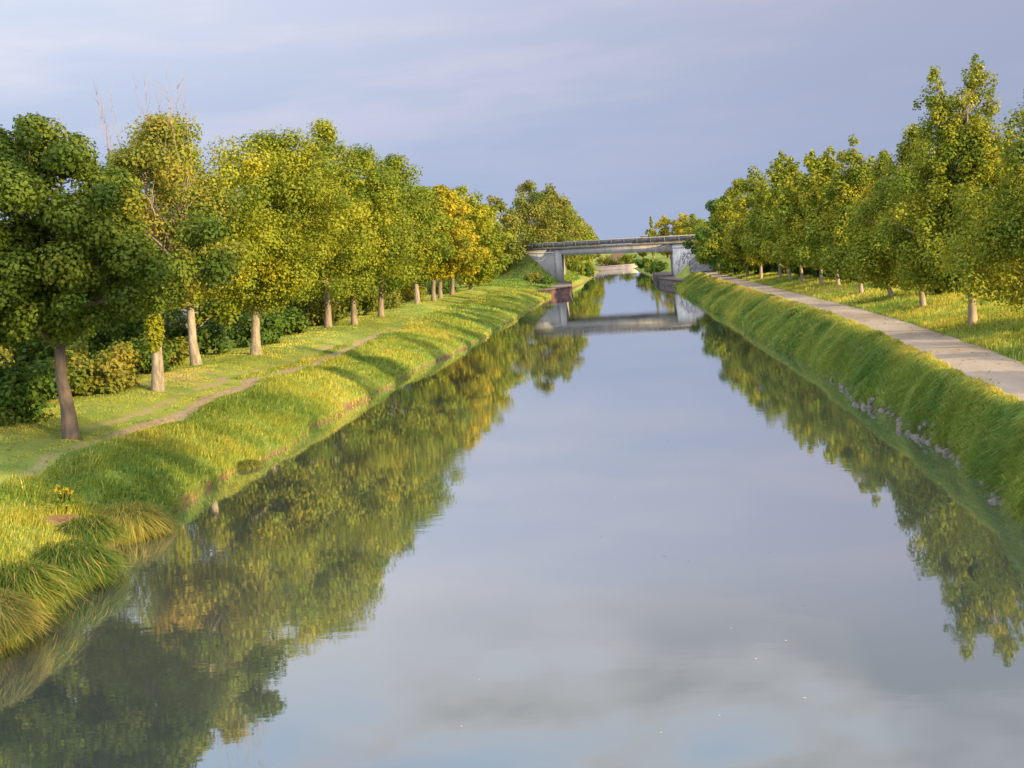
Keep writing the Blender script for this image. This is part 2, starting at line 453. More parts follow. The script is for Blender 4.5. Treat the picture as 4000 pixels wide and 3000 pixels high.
G_COLS = [(.085, .180, .040), (.175, .275, .055), (.31, .365, .065), (.51, .475, .08), (.58, .49, .16)]

def grass_zone(n, y0, y1, side, d0, d1, len0, len1, wid, tone0, tone1, down=.6, seed=1, ypow=1.0, clear=None):
    """sample (offset from waterline, y)"""
    r = np.random.default_rng(seed)
    y = y0 + (y1 - y0) * r.uniform(0, 1, n) ** ypow
    d = r.uniform(0, 1, n)
    if side == 'L':
        off = d0 + (d1 - d0) * d; x = xl(y) - off; sx = 1.0
    elif side == 'R':
        off = (d0 + (np.maximum(xpath(y) - xr(y), .8) - d0) * d); x = xr(y) + off; sx = -1.0
    else:
        off = d0 + (d1 - d0) * d; x = xpath(y) + PW + off; sx = 0
    cl = fbm(x / .9, y / .9, seed + 50)
    patch = fbm(x / 4, y / 4, seed + 70)
    keep = r.uniform(0, 1, n) < (.25 + 1.3 * cl)
    if side == 'L': keep &= ((off - .8) / 1.1) ** 2 + ((y - 32.6) / 1.2) ** 2 > .8
    x, y, off, cl, patch = x[keep], y[keep], off[keep], cl[keep], patch[keep]
    m = len(x)
    ln = (len0 + (len1 - len0) * np.clip(cl * 1.3 - .15, 0, 1)) * r.uniform(.6, 1.25, m)
    if side == 'L':
        w1 = np.minimum(abs(off - TRK(y)), abs(off - TRK(y) - 1.5) + .12)
        ln *= np.where(y < 120, .25 + .75 * sstep(.2, .9, w1), 1)
        wid = np.where((y < 110) & (w1 < .42) & (r.uniform(0, 1, m) < .85), .0005, wid)
    lean = r.normal(0, .35 if side != 'R' else .22, (m, 2)); lean[:, 0] += sx * down * r.uniform(.4, 1.2, m)
    # tufts comb in a common direction
    lean[:, 1] += (vnoise(x / 1.5, y / 1.5, seed + 9) - .5) * .9
    t = tone0 + (tone1 - tone0) * np.clip((patch - .5) * 1.7 + .5, 0, 1) + r.normal(0, .10, m) + (cl - .5) * .35
    straw = r.uniform(0, 1, m) < .02
    t = np.where(straw, .95, t); ln = np.where(straw, ln * 1.15, ln)
    if side == 'R':
        t = t - .04 + .42 * sstep(.55, .92, d[keep])  # sunlit crest and shaded slope put into the blade colour
    return x, y, ln, wid * r.uniform(.7, 1.4, m), lean, pal(G_COLS, t)

def merge(zs): return [np.concatenate([z[i] for z in zs]) for i in range(6)]

def build_grass():
    z = merge([grass_zone(70000, 20, 62, 'L', -.02, 4.6, .16, .48, .022, .15, .75, .75, 1),
               grass_zone(45000, 62, 110, 'L', -.02, 6.5, .16, .42, .034, .2, .8, .7, 2),
               grass_zone(34000, 110, 204, 'L', -.02, 7.5, .18, .40, .06, .2, .7, .6, 3),
               grass_zone(26000, 200, 262, 'L', .6, 17, .25, .6, .09, -.05, .35, .4, 13)])
    blades('bank_grass', *z, 'rough yellow green grass on the bank slope below the mature trees')
    z = merge([grass_zone(90000, 24, 75, 'L', 4.4, 15, .04, .13, .022, .2, .75, 0, 4),
               grass_zone(60000, 75, 205, 'L', 6., 16, .05, .15, .05, .2, .75, 0, 5)])
    blades('short_grass', *z, 'short mown grass on the flat beside the worn track')
    z = merge([grass_zone(125000, 18, 70, 'R', -.04, 0, .20, .52, .016, .05, .60, .85, 6),
               grass_zone(60000, 70, 125, 'R', -.04, 0, .25, .60, .036, .05, .6, .85, 7),
               grass_zone(34000, 125, 192, 'R', -.04, 0, .25, .55, .06, .05, .6, .8, 8)])
    blades('bank_grass', *z, 'long drooping green grass on the bank between the towpath and the water', droop=.75)
    z = merge([grass_zone(80000, 26, 80, 'P', .05, 10, .12, .42, .026, .2, .8, 0, 9),
               grass_zone(50000, 80, 190, 'P', .05, 9, .15, .40, .05, .25, .85, 0, 10)])
    blades('verge_grass', *z, 'meadow grass around the young trees beside the towpath')
build_grass()

# ------------------------------------------------------------------ trees
GREENS = {
    'dark': [(.045, .085, .014), (.080, .130, .018), (.13, .175, .022), (.24, .235, .028)],
    'green': [(.065, .125, .016), (.125, .185, .022), (.21, .245, .026), (.32, .30, .030)],
    'yelgrn': [(.085, .145, .018), (.165, .215, .022), (.275, .295, .026), (.40, .36, .030)],
    'gold': [(.14, .165, .018), (.26, .26, .022), (.40, .34, .024), (.48, .35, .028)],
    'olive':  [(0.076, 0.114, 0.020), (0.138, 0.174, 0.030), (0.235, 0.228, 0.045), (0.345, 0.268, 0.060)],
    'young': [(.070, .130, .016), (.145, .195, .020), (.275, .285, .026), (.44, .37, .034)],
    'rust':   [(.075, .12, .018), (.16, .19, .028), (.28, .25, .04), (.42, .28, .06)],
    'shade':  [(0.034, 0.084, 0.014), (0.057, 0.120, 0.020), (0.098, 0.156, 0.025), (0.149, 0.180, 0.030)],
}
def leaf_mesh(name, C, Rc, n, size, palette, parent, r, squash=.8, tbias=None, flat=.45, mat=None):
    """C (k,3) clump centres, Rc (k,) radii; n leaves"""
    w = Rc ** 2.2; w = w / w.sum()
    idx = r.choice(len(C), n, p=w)
    d = r.normal(size=(n, 3)); d /= np.linalg.norm(d, axis=1)[:, None]
    rad = Rc[idx] * np.clip(r.uniform(0, 1, n) ** .38 * 1.0 + r.normal(0, .06, n), 0, 1.25)
    P = C[idx] + d * rad[:, None] * np.array([1, 1, squash])
    nrm = d * .7 + np.array([0, 0, flat]) + r.normal(0, .34, (n, 3))
    nrm /= np.linalg.norm(nrm, axis=1)[:, None]
    t = r.normal(size=(n, 3)); t -= nrm * (t * nrm).sum(1)[:, None]; t /= np.linalg.norm(t, axis=1)[:, None]
    b = np.cross(nrm, t)
    s = (size * r.uniform(.65, 1.35, n))[:, None]
    V = np.stack([P - t * s * .5, P + b * s * .40 + nrm * s * .10, P + t * s * .5, P - b * s * .40 + nrm * s * .10], 1).reshape(-1, 3)
    F = np.arange(n * 4).reshape(n, 4)
    cb = (r.normal(0, .16, len(C)) if tbias is None else tbias)[idx]
    tone = .46 + cb + r.normal(0, .085, n)
    col = pal(palette, tone)
    return mesh_np(name, V, [F], mat or M_leaf, parent, color=col)

def crown_profile(kind, t):
    if kind == 'broad': return np.sin(pi * np.clip(t, 0, 1) ** .72) ** .55
    if kind == 'tall':  return np.sin(pi * np.clip(t * .97 + .02, 0, 1) ** .62) ** .75
    if kind == 'cone':  return np.minimum(1, np.sqrt(np.clip(t, 0, 1) / .16)) * np.clip(1 - t, 0, 1) ** .68 * 1.08
    return np.sqrt(np.clip(1 - (2 * t - 1) ** 2, 0, 1))

def make_tree(label, x, y, H, R, cb, kind='broad', palette='green', n=9000, leaf=.3, tr=.25, bark=None, lean=(0, 0), seed=1,
              group=None, spires=None, ncl=None, name='tree', shift=(0, 0), rc=(.15, .27), z=None, limbs=12, gap=0.0):
    r = np.random.default_rng(seed)
    z0 = tz(x, y) if z is None else z
    root = empty(name, (x, y, z0), label, 'tree', group)
    # clump centres
    k = int((ncl or 110) * (1.35 if kind != 'cone' else 1.8))
    pts = []; rad = []
    ph = r.uniform(0, 6.28, 4)
    apex = [(0, 0, 1.0)] if spires is None else spires
    per = [int(k * 1.0 / len(apex))] * len(apex)
    for (ax, ay, hh), kk in zip(apex, per):
        Ht = H * hh
        c = 0
        while c < kk:
            t = r.uniform(0.0, 1)
            p = float(crown_profile(kind, np.array([t]))[0])
            if r.uniform() > (.25 + .75 * p if kind != 'cone' else .42 + .58 * p): continue
            a = r.uniform(0, 2 * pi)
            lob = 1 + .17 * math.sin(2 * a + ph[0] + 3 * t) + .15 * math.sin(3 * a + ph[1] - 6 * t) + .12 * math.sin(5 * a + ph[2] + 10 * t)
            if r.uniform() < .10: lob *= 1.18
            rr = R * (1 if len(apex) == 1 else .74) * p * lob * r.uniform(0, 1) ** .42
            q = r.uniform(*rc) * R * ((.70 + .42 * p) if kind != 'cone' else (.26 + .72 * p))
            rr = max(rr - q * .55, 0)
            zz = cb + t * (Ht - cb)
            zz = min(max(zz, cb + q * .3), Ht - q * .6)
            u = zz / H
            pts.append((ax + shift[0] * u + lean[0] * u + rr * math.cos(a), ay + shift[1] * u + lean[1] * u + rr * math.sin(a), zz)); rad.append(q); c += 1
    C = np.array(pts); Rc = np.array(rad)
    if gap:
        keep = r.uniform(size=len(C)) > gap; C = C[keep]; Rc = Rc[keep]
    crown = leaf_mesh('crown', C, Rc, int(n * 1.7), leaf * .74, GREENS[palette], root, r, squash=1.25 if kind == 'cone' else .8)
    # trunk and limbs
    g = Geo()
    top = .86 * H
    ts = np.linspace(0, 1, 9)
    wob = r.normal(0, .07, (9, 2)) * min(1, H / 10); wob[0] = 0
    tp = [Vector((lean[0] * t * top / H + wob[i][0] + shift[0] * t * .5, lean[1] * t * top / H + wob[i][1] + shift[1] * t * .5, -0.15 + t * (top + .15))) for i, t in enumerate(ts)]
    rd = [tr * r.uniform(.92, 1.08) * (1.5 if i == 0 else 1.0 - .86 * t ** .9 if t > .12 else 1.02) for i, t in enumerate(ts)]
    tp.insert(1, tp[0].lerp(tp[1], .22)); rd.insert(1, tr * 1.12)
    g.tube(tp, rd, 12)
    order = [q for q in r.permutation(len(C)) if C[q][2] > cb + .1 * H][:limbs]
    for j in order:
        e = Vector(C[j]); zt = max(cb * .75, min(e.z - .2 * H * r.uniform(.3, 1), top * .9))
        f = (zt + .15) / (top + .15)
        s = Vector((lean[0] * f * top / H + shift[0] * f * .5, lean[1] * f * top / H + shift[1] * f * .5, zt))
        m1 = s.lerp(e, .4) + Vector((0, 0, -.03 * H * r.uniform(-.5, 1)))
        r0 = max(tr * (1 - .85 * f) * .55, .03)
        g.tube([s, s.lerp(m1, .5), m1, m1.lerp(e, .55), e], [r0, r0 * .85, r0 * .65, r0 * .42, r0 * .15], 6)
    g.build('trunk', bark or M_bark, root, smooth=True)
    return root, C, Rc, r

LG = 'row of mature trees on the grassy left bank'
for i, (x, y, H, R_, p, lab) in enumerate([
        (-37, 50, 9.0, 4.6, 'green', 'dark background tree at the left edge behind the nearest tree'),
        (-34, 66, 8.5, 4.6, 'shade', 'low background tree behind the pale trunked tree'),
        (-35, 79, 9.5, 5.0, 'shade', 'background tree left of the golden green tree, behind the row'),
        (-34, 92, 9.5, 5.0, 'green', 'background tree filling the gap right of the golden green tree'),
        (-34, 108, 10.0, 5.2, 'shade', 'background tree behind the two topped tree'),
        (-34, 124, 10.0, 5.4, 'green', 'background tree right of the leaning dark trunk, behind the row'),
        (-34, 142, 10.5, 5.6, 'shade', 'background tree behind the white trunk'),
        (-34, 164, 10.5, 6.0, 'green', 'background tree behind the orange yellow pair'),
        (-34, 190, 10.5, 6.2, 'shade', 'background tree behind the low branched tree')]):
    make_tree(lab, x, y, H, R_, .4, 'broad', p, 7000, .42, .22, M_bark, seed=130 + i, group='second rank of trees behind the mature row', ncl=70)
# ---- mature row, near to far
t1, *_ = make_tree('large dark green broadleaf tree, nearest of the row on the grassy bank', -21.1, 43.2, 12.0, 5.2, 3.9, 'broad', 'dark', 62000, .21, .30, M_bark_shaded, seed=11, group=LG, ncl=150, shift=(-.15, 0), rc=(.09, .18), limbs=26)
t2, C2, R2, r2 = make_tree('pale trunked tree with a leafy sprout on its trunk and bare twigs at its top', -22.8, 56.2, 13.0, 4.4, 4.2, 'tall', 'rust', 22000, .22, .30, M_bark_pale, seed=12, group=LG, ncl=90, shift=(1.6, 0), gap=.30, limbs=22)
def bare_branches(root, r, base, n, spread, h, rad=.028, wide=.5):
    g = Geo()
    for i in range(n):
        b = Vector(base) + Vector((r.normal(0, wide), r.normal(0, .5), r.uniform(-1.5, .5)))
        d = Vector((r.normal(0, spread), r.normal(0, spread), 1)).normalized()
        ln = h * r.uniform(.6, 1.1)
        e = b + d * ln
        m = b.lerp(e, .5) + Vector((r.normal(0, .12), r.normal(0, .12), 0))
        g.tube([b, m, e], [rad, rad * .6, rad * .2], 5)
        for q in range(7):
            f = r.uniform(.3, .95); s = b.lerp(e, f)
            dd = (d + Vector((r.normal(0, .45), r.normal(0, .45), r.uniform(-.1, .4)))).normalized()
            e2 = s + dd * ln * r.uniform(.15, .4)
            g.tube([s, s.lerp(e2, .5), e2], [rad * .4, rad * .3, rad * .12], 4)
    return g.build('bare_branch', M_twig, root, smooth=True)
bare_branches(t2, r2, (.6, 0, 10.8), 20, .16, 3.9, .019, 1.5)
bare_branches(t2, r2, (2.6, -1.6, 7.2), 10, .35, 3.2, .06)
sc = np.array([(.12 + .08 * (2.1 + .25 * i), -.35, 2.1 + .25 * i) for i in range(9)]); sr = np.array([.28, .36, .42, .45, .48, .46, .4, .36, .3])
leaf_mesh('sprout', sc, sr, 1500, .17, GREENS['yelgrn'], t2, r2, tbias=np.full(9, .12))
make_tree('tree behind the pale trunked tree, its trunk half hidden by dark ivy', -24.8, 67.3, 14.2, 5.2, 3.6, 'broad', 'yelgrn', 25000, .24, .29, M_bark_pale, seed=13, group=LG, ncl=120)
make_tree('broad golden green tree with a pale forked trunk overhanging the worn track', -23.9, 75.7, 14.0, 6.0, 2.9, 'broad', 'yelgrn', 40000, .23, .32, M_bark_pale, seed=14, group=LG, ncl=160, shift=(2.8, 0), rc=(.12, .22))
make_tree('tallest green tree of the row, with two uneven tops above a grey trunk', -25.0, 99.9, 17.2, 6.4, 2.8, 'tall', 'yelgrn', 30000, .28, .30, M_bark, seed=15, group=LG, ncl=130, shift=(1.5, 0), rc=(.12, .22))
make_tree('dense green tree standing close behind the two topped tree', -24.0, 105.5, 15.2, 6.0, 2.6, 'broad', 'green', 18000, .30, .28, M_bark, seed=16, group=LG, ncl=90, shift=(2.0, 0))
make_tree('green tree with a dark trunk leaning back from the water', -24.0, 117.6, 15.6, 5.8, 2.6, 'broad', 'green', 19000, .31, .30, M_bark, lean=(1.2, 0), seed=17, group=LG, ncl=100, shift=(1.6, 0))
make_tree('bright yellow green tree with a single sunlit white trunk', -25.0, 145.4, 14.0, 4.6, 3.0, 'broad', 'yelgrn', 11000, .42, .32, M_bark_pale, seed=18, group=LG, ncl=85, shift=(1.6, 0))
make_tree('orange yellow autumn tree halfway to the bridge', -23.8, 150.6, 14.2, 4.6, 3.0, 'broad', 'gold', 14000, .42, .30, M_bark, seed=19, group=LG, ncl=85, shift=(2.2, 0))
make_tree('yellowing tree right behind the orange tree', -24.4, 160.4, 14.2, 4.8, 2.8, 'broad', 'gold', 10000, .45, .30, M_bark, seed=20, group=LG, ncl=80, shift=(2.5, 0))
make_tree('rounded yellow green tree next after the yellowing pair', -24.4, 171.5, 15.2, 6.0, 2.6, 'broad', 'yelgrn', 11000, .46, .30, M_bark, seed=21, group=LG, ncl=85, shift=(3.0, 0))
make_tree('low branched yellow green tree hiding the near left end of the bridge', -24.0, 190.0, 13.5, 5.5, 1.0, 'broad', 'yelgrn', 11000, .5, .30, M_bark_pale, seed=22, group=LG, ncl=85, shift=(2.5, 0))
make_tree('dense green tree at the foot of the bridge embankment', -24.5, 210.0, 10.5, 5.2, .6, 'broad', 'green', 9000, .5, .30, M_bark, seed=23, group=LG, ncl=75, shift=(1.2, 0))

RG = 'row of young trees beside the towpath'
yb = M_bark_young
make_tree('young tree cut by the right edge of the picture, nearest the viewer', 16.3, 47.5, 10.0, 4.4, 1.4, 'cone', 'young', 26000, .17, .17, yb, seed=30, group=RG, ncl=110, rc=(.12, .24))
make_tree('biggest young tree with two pointed tops and a straight bare trunk', 15.8, 56.9, 12.2, 4.2, 1.9, 'cone', 'young', 56000, .17, .20, yb, seed=31, group=RG, ncl=300, spires=[(.8, 0, 1.0), (-.9, .3, .985), (-.6, -.2, .84), (.7, -.3, .80)], rc=(.11, .20), limbs=16)
make_tree('young green tree, second along the towpath, close behind the two topped one', 16.7, 69.5, 10.2, 3.9, 1.4, 'cone', 'young', 24000, .20, .17, yb, seed=32, group=RG, ncl=100)
make_tree('young tree with a bushy shaded base, third along the towpath', 17.3, 80.0, 9.4, 4.1, 1.2, 'cone', 'young', 20000, .22, .16, yb, seed=33, group=RG, ncl=90)
make_tree('slender dark green young tree with a narrow spire', 17.1, 89.1, 11.4, 3.3, 1.8, 'cone', 'young', 19000, .24, .16, yb, seed=34, group=RG, ncl=90)
make_tree('young tree with a yellow tip right behind the slender spire', 17.7, 101.6, 11.4, 4.2, 2.0, 'cone', 'young', 11000, .31, .16, yb, seed=35, group=RG, ncl=80)
make_tree('young golden tipped tree, sixth along the towpath', 17.3, 108.0, 11.6, 4.2, 2.0, 'cone', 'yelgrn', 10000, .33, .16, yb, seed=36, group=RG, ncl=75)
make_tree('young olive tree between two golden tipped ones', 16.6, 114.5, 11.8, 4.2, 2.0, 'cone', 'young', 9000, .34, .16, yb, seed=37, group=RG, ncl=70)
make_tree('golden topped young tree, tallest of the far cluster by the towpath', 16.9, 124.5, 13.0, 4.4, 2.1, 'cone', 'yelgrn', 10000, .36, .17, yb, seed=38, group=RG, ncl=75)
make_tree('young tree with a leaning pale trunk just past the golden topped one', 16.7, 130.5, 12.8, 4.4, 2.1, 'cone', 'young', 9000, .37, .17, yb, seed=39, group=RG, ncl=70)
make_tree('yellow green tree, last with a bare trunk in view along the towpath', 15.6, 138.6, 12.6, 4.6, 2.1, 'cone', 'young', 9000, .39, .18, yb, seed=40, group=RG, ncl=70)
make_tree('green tree with foliage down to the hedge beyond the last bare trunk', 15.2, 150.0, 12.0, 4.7, 1.0, 'tall', 'young', 9000, .42, .18, yb, seed=41, group=RG, ncl=70)
make_tree('rounded dark green tree near the standing person', 14.9, 162.0, 11.8, 4.6, .9, 'tall', 'shade', 9000, .45, .18, yb, seed=42, group=RG, ncl=70)
make_tree('low green tree beside the stone paved slope', 14.6, 174.0, 10.6, 4.5, .8, 'tall', 'young', 8000, .45, .18, yb, seed=43, group=RG, ncl=65)
make_tree('dark green tree leaning over the right end of the bridge', 15.6, 186.0, 9.6, 4.2, 1.2, 'tall', 'shade', 8000, .48, .18, yb, seed=44, group=RG, ncl=60)
# trees behind the row
for i, (x, y, H, R, lab) in enumerate([(24, 92, 8.5, 3.6, 'dark tree in the second rank behind the slender spire'), (24, 118, 9.5, 4.2, 'dark tree in the second rank behind the olive tree'),
                                       (23, 146, 9.5, 4.6, 'dark tree in the second rank behind the last bare trunk')]):
    make_tree(lab, x, y, H, R, .8, 'tall', 'shade', 6000, .45, .18, yb, seed=60 + i, group='second rank of trees behind the young row', ncl=60)
# tall trees on the near right bank, outside the frame, that shade the foreground
for i, (x, y, H, R, lab) in enumerate([(19, 14.5, 24, 5.0, 'very tall tree outside the picture level with the nearest tussocks'),
                                       (20, -3, 22, 4.6, 'very tall tree beside the viewer on the towpath side'),
                                       (21, -17, 22, 5, 'very tall tree behind the viewer'),
                                       (17.5, 34, 8.0, 2.8, 'young tree just outside the picture on the right'),
                                       (30, 9, 7.2, 2.6, 'low shade tree added outside the picture, first from the viewer'),  # low trees added out of view to shade the right bank and towpath
                                       (31, 17, 7.6, 2.6, 'low shade tree added outside the picture, second from the viewer'),
                                       (30, 25.5, 7.0, 2.9, 'low shade tree added outside the picture, third from the viewer'),
                                       (32, 33, 7.8, 2.6, 'low shade tree added outside the picture, fourth from the viewer'),
                                       (33, 42, 7.4, 3.0, 'low shade tree added outside the picture, fifth from the viewer'),
                                                                              (21, -34, 20, 5, 'very tall tree farthest behind the viewer')]):
    make_tree(lab, x, y, H, R, 2.2 if H > 10 else .5, 'tall', 'young', 6500, .45, .3 if H > 10 else .15, M_bark, seed=70 + i, group='trees outside the picture on the right', ncl=70, gap=.05 if i == 0 else .22)
# beyond the bridge, left
BLG = 'trees lining the far left bank beyond the bridge'
for i, (x, y, H, R, pl, lab) in enumerate([
        (-25, 244, 17.5, 6.6, 'olive', 'big olive tree on the embankment at the left end of the bridge'),
        (-19, 262, 20.8, 7.5, 'olive', 'tallest grey green tree rising behind the bridge parapet'),
        (-16.5, 280, 20.8, 7.2, 'olive', 'olive tree with a lumpy top behind the bridge'),
        (-16.5, 300, 20.5, 7.0, 'olive', 'pale olive tree just right of the lumpy topped one behind the bridge'),
        (-16, 322, 19.5, 7.0, 'yelgrn', 'yellow green tree over the left third of the bridge parapet'),
        (-15.5, 346, 18, 7, 'olive', 'olive tree where the far tree line starts to fall'),
        (-15, 372, 16.5, 7, 'yelgrn', 'golden green tree well down the falling far tree line'),
        (-14, 400, 14.5, 7, 'yelgrn', 'small looking yellow tree near the low end of the far tree line'),
        (-14, 425, 11.0, 6.0, 'olive', 'far olive tree at the low end of the tree line'),
        (-12, 460, 9.0, 5.5, 'olive', 'lowest farthest tree left of the canal vanishing point')]):
    make_tree(lab, x, y, H, R, 1.5, 'broad', pl, 7000, .65, .35, M_bark, seed=90 + i, group=BLG, ncl=70, z=2.2, shift=(1.0, 0), name='tree')
BRG = 'trees beyond the right end of the bridge'
for i, (x, y, H, R, kd, pl, lab) in enumerate([
        (11.5, 420, 14.5, 2.8, 'cone', 'yelgrn', 'narrow pointed yellow tree seen over the bridge parapet'),
        (15.5, 400, 14.0, 5.0, 'broad', 'gold', 'round golden tree seen over the right half of the bridge parapet'),
        (21, 395, 14.0, 5.0, 'broad', 'gold', 'golden tree right of the round golden one over the parapet'),
        (22, 360, 12.5, 5.2, 'broad', 'green', 'green tree just left of the towpath trees behind the bridge'),
        (24, 330, 9.5, 5.0, 'broad', 'green', 'green tree hidden behind the right abutment'),
        (8.5, 440, 8.0, 4.0, 'broad', 'olive', 'low olive tree at the left end of the golden clump')]):
    make_tree(lab, x, y, H, R, 1.0, kd, pl, 5000, .6, .3, M_bark, seed=110 + i, group=BRG, ncl=55, z=2.0)

# ------------------------------------------------------------------ shrubs
def shrub(label, x, y, H, R, palette, n=2500, leaf=.22, seed=1, group=None, name='shrub', z=None):
    r = np.random.default_rng(seed)
    z0 = tz(x, y) if z is None else z
    root = empty(name, (x, y, z0 - .05), label, 'shrub', group)
    k = 26; a = r.uniform(0, 2 * pi, k); rr = R * r.uniform(0, 1, k) ** .5 * .8
    zz = r.uniform(.12, .85, k) * H * (1 - .4 * (rr / R) ** 2)
    C = np.stack([rr * np.cos(a), rr * np.sin(a), zz], -1); Rc = r.uniform(.22, .38, k) * min(R, H)
    leaf_mesh('foliage', C, Rc, n, leaf, GREENS[palette], root, r)
    g = Geo()
    for j in range(9):
        e = Vector(C[j]); g.tube([Vector((e.x * .15, e.y * .15, -.1)), e * .55 + Vector((0, 0, .1)), e], [.05, .035, .012], 5)
    g.build('stem', M_bark, root, smooth=True)
    return root
HG = 'scrub behind the mature row'
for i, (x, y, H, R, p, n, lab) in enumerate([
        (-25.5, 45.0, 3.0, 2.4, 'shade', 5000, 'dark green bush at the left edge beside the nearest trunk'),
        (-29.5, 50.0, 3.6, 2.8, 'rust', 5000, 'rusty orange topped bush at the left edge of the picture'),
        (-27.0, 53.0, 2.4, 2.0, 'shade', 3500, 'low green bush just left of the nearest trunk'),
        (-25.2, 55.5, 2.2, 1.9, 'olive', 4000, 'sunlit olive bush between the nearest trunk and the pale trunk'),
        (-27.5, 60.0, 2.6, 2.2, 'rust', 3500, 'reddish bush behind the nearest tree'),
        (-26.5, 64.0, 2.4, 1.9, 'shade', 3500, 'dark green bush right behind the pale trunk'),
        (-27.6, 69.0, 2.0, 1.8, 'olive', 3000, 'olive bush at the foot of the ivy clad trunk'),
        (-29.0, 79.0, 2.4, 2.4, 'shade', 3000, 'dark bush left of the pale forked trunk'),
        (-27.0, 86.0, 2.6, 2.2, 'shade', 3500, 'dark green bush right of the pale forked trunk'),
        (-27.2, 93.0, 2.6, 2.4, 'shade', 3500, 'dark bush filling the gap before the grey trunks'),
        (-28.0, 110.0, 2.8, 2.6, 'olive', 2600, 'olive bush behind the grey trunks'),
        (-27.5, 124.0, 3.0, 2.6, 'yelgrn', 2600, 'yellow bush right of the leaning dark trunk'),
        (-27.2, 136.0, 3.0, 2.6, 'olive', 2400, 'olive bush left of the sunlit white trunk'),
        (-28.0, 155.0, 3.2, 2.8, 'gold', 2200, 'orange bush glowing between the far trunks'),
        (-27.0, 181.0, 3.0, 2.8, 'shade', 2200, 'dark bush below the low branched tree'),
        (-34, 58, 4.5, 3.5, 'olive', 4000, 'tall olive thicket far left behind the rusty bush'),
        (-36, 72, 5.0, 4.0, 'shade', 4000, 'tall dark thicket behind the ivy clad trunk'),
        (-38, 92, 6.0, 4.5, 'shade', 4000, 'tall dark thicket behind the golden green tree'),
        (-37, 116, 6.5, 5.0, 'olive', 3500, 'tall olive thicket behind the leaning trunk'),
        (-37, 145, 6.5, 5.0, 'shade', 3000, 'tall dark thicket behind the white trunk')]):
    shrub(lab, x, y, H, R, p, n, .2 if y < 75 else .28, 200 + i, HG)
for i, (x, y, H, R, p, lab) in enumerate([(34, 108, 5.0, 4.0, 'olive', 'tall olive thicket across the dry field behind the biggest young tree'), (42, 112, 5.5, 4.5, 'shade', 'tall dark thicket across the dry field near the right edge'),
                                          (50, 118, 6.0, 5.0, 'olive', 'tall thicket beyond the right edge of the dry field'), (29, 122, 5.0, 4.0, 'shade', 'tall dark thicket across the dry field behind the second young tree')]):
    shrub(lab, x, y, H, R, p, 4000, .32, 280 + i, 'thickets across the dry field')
SG = 'hedge bushes behind the young trees'
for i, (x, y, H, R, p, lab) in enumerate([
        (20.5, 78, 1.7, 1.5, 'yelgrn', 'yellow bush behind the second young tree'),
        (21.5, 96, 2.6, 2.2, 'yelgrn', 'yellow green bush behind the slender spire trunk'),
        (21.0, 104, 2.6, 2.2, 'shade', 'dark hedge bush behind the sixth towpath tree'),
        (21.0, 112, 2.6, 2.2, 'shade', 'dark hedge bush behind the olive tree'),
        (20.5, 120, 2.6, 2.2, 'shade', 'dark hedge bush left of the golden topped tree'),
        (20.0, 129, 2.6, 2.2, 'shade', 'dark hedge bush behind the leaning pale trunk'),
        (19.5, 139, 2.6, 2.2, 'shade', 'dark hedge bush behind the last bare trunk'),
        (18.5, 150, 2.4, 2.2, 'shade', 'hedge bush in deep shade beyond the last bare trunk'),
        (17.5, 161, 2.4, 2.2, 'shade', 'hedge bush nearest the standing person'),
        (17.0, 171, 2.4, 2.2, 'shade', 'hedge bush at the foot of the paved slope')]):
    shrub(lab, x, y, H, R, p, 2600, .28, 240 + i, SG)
for i, (x, y, H, R, p, lab) in enumerate([
        (-9.8, 262, 4.0, 2.2, 'green', 'green bush under the bridge beside the far left bank'),
        (-8.6, 300, 3.2, 2.4, 'shade', 'dark rounded bush at the water beyond the bridge'),
        (-9.5, 340, 3.5, 3.0, 'yelgrn', 'yellow bush on the far left bank seen under the bridge'),
        (8.0, 262, 2.8, 2.2, 'shade', 'dark bush behind the right pier under the bridge'),
        (7.5, 292, 3.0, 2.4, 'green', 'green bush on the far right bank seen under the bridge'),
        (6.5, 330, 3.0, 2.6, 'shade', 'far dark bush right of the pale end wall'),
        (-4, 402, 4.0, 4.0, 'olive', 'olive bush behind the left half of the pale end wall'),
        (2, 400, 3.6, 4.0, 'green', 'green bush behind the right half of the pale end wall'),
        (-16.5, 226.0, 2.0, 2.0, 'olive', 'brownish scrub on the left embankment against the abutment'),
        (-14.2, 221.0, 1.6, 1.7, 'shade', 'dark scrub low on the left embankment above the brick quay')]):
    shrub(lab, x, y, H, R, p, 2200, .36, 260 + i, 'bushes around the bridge')

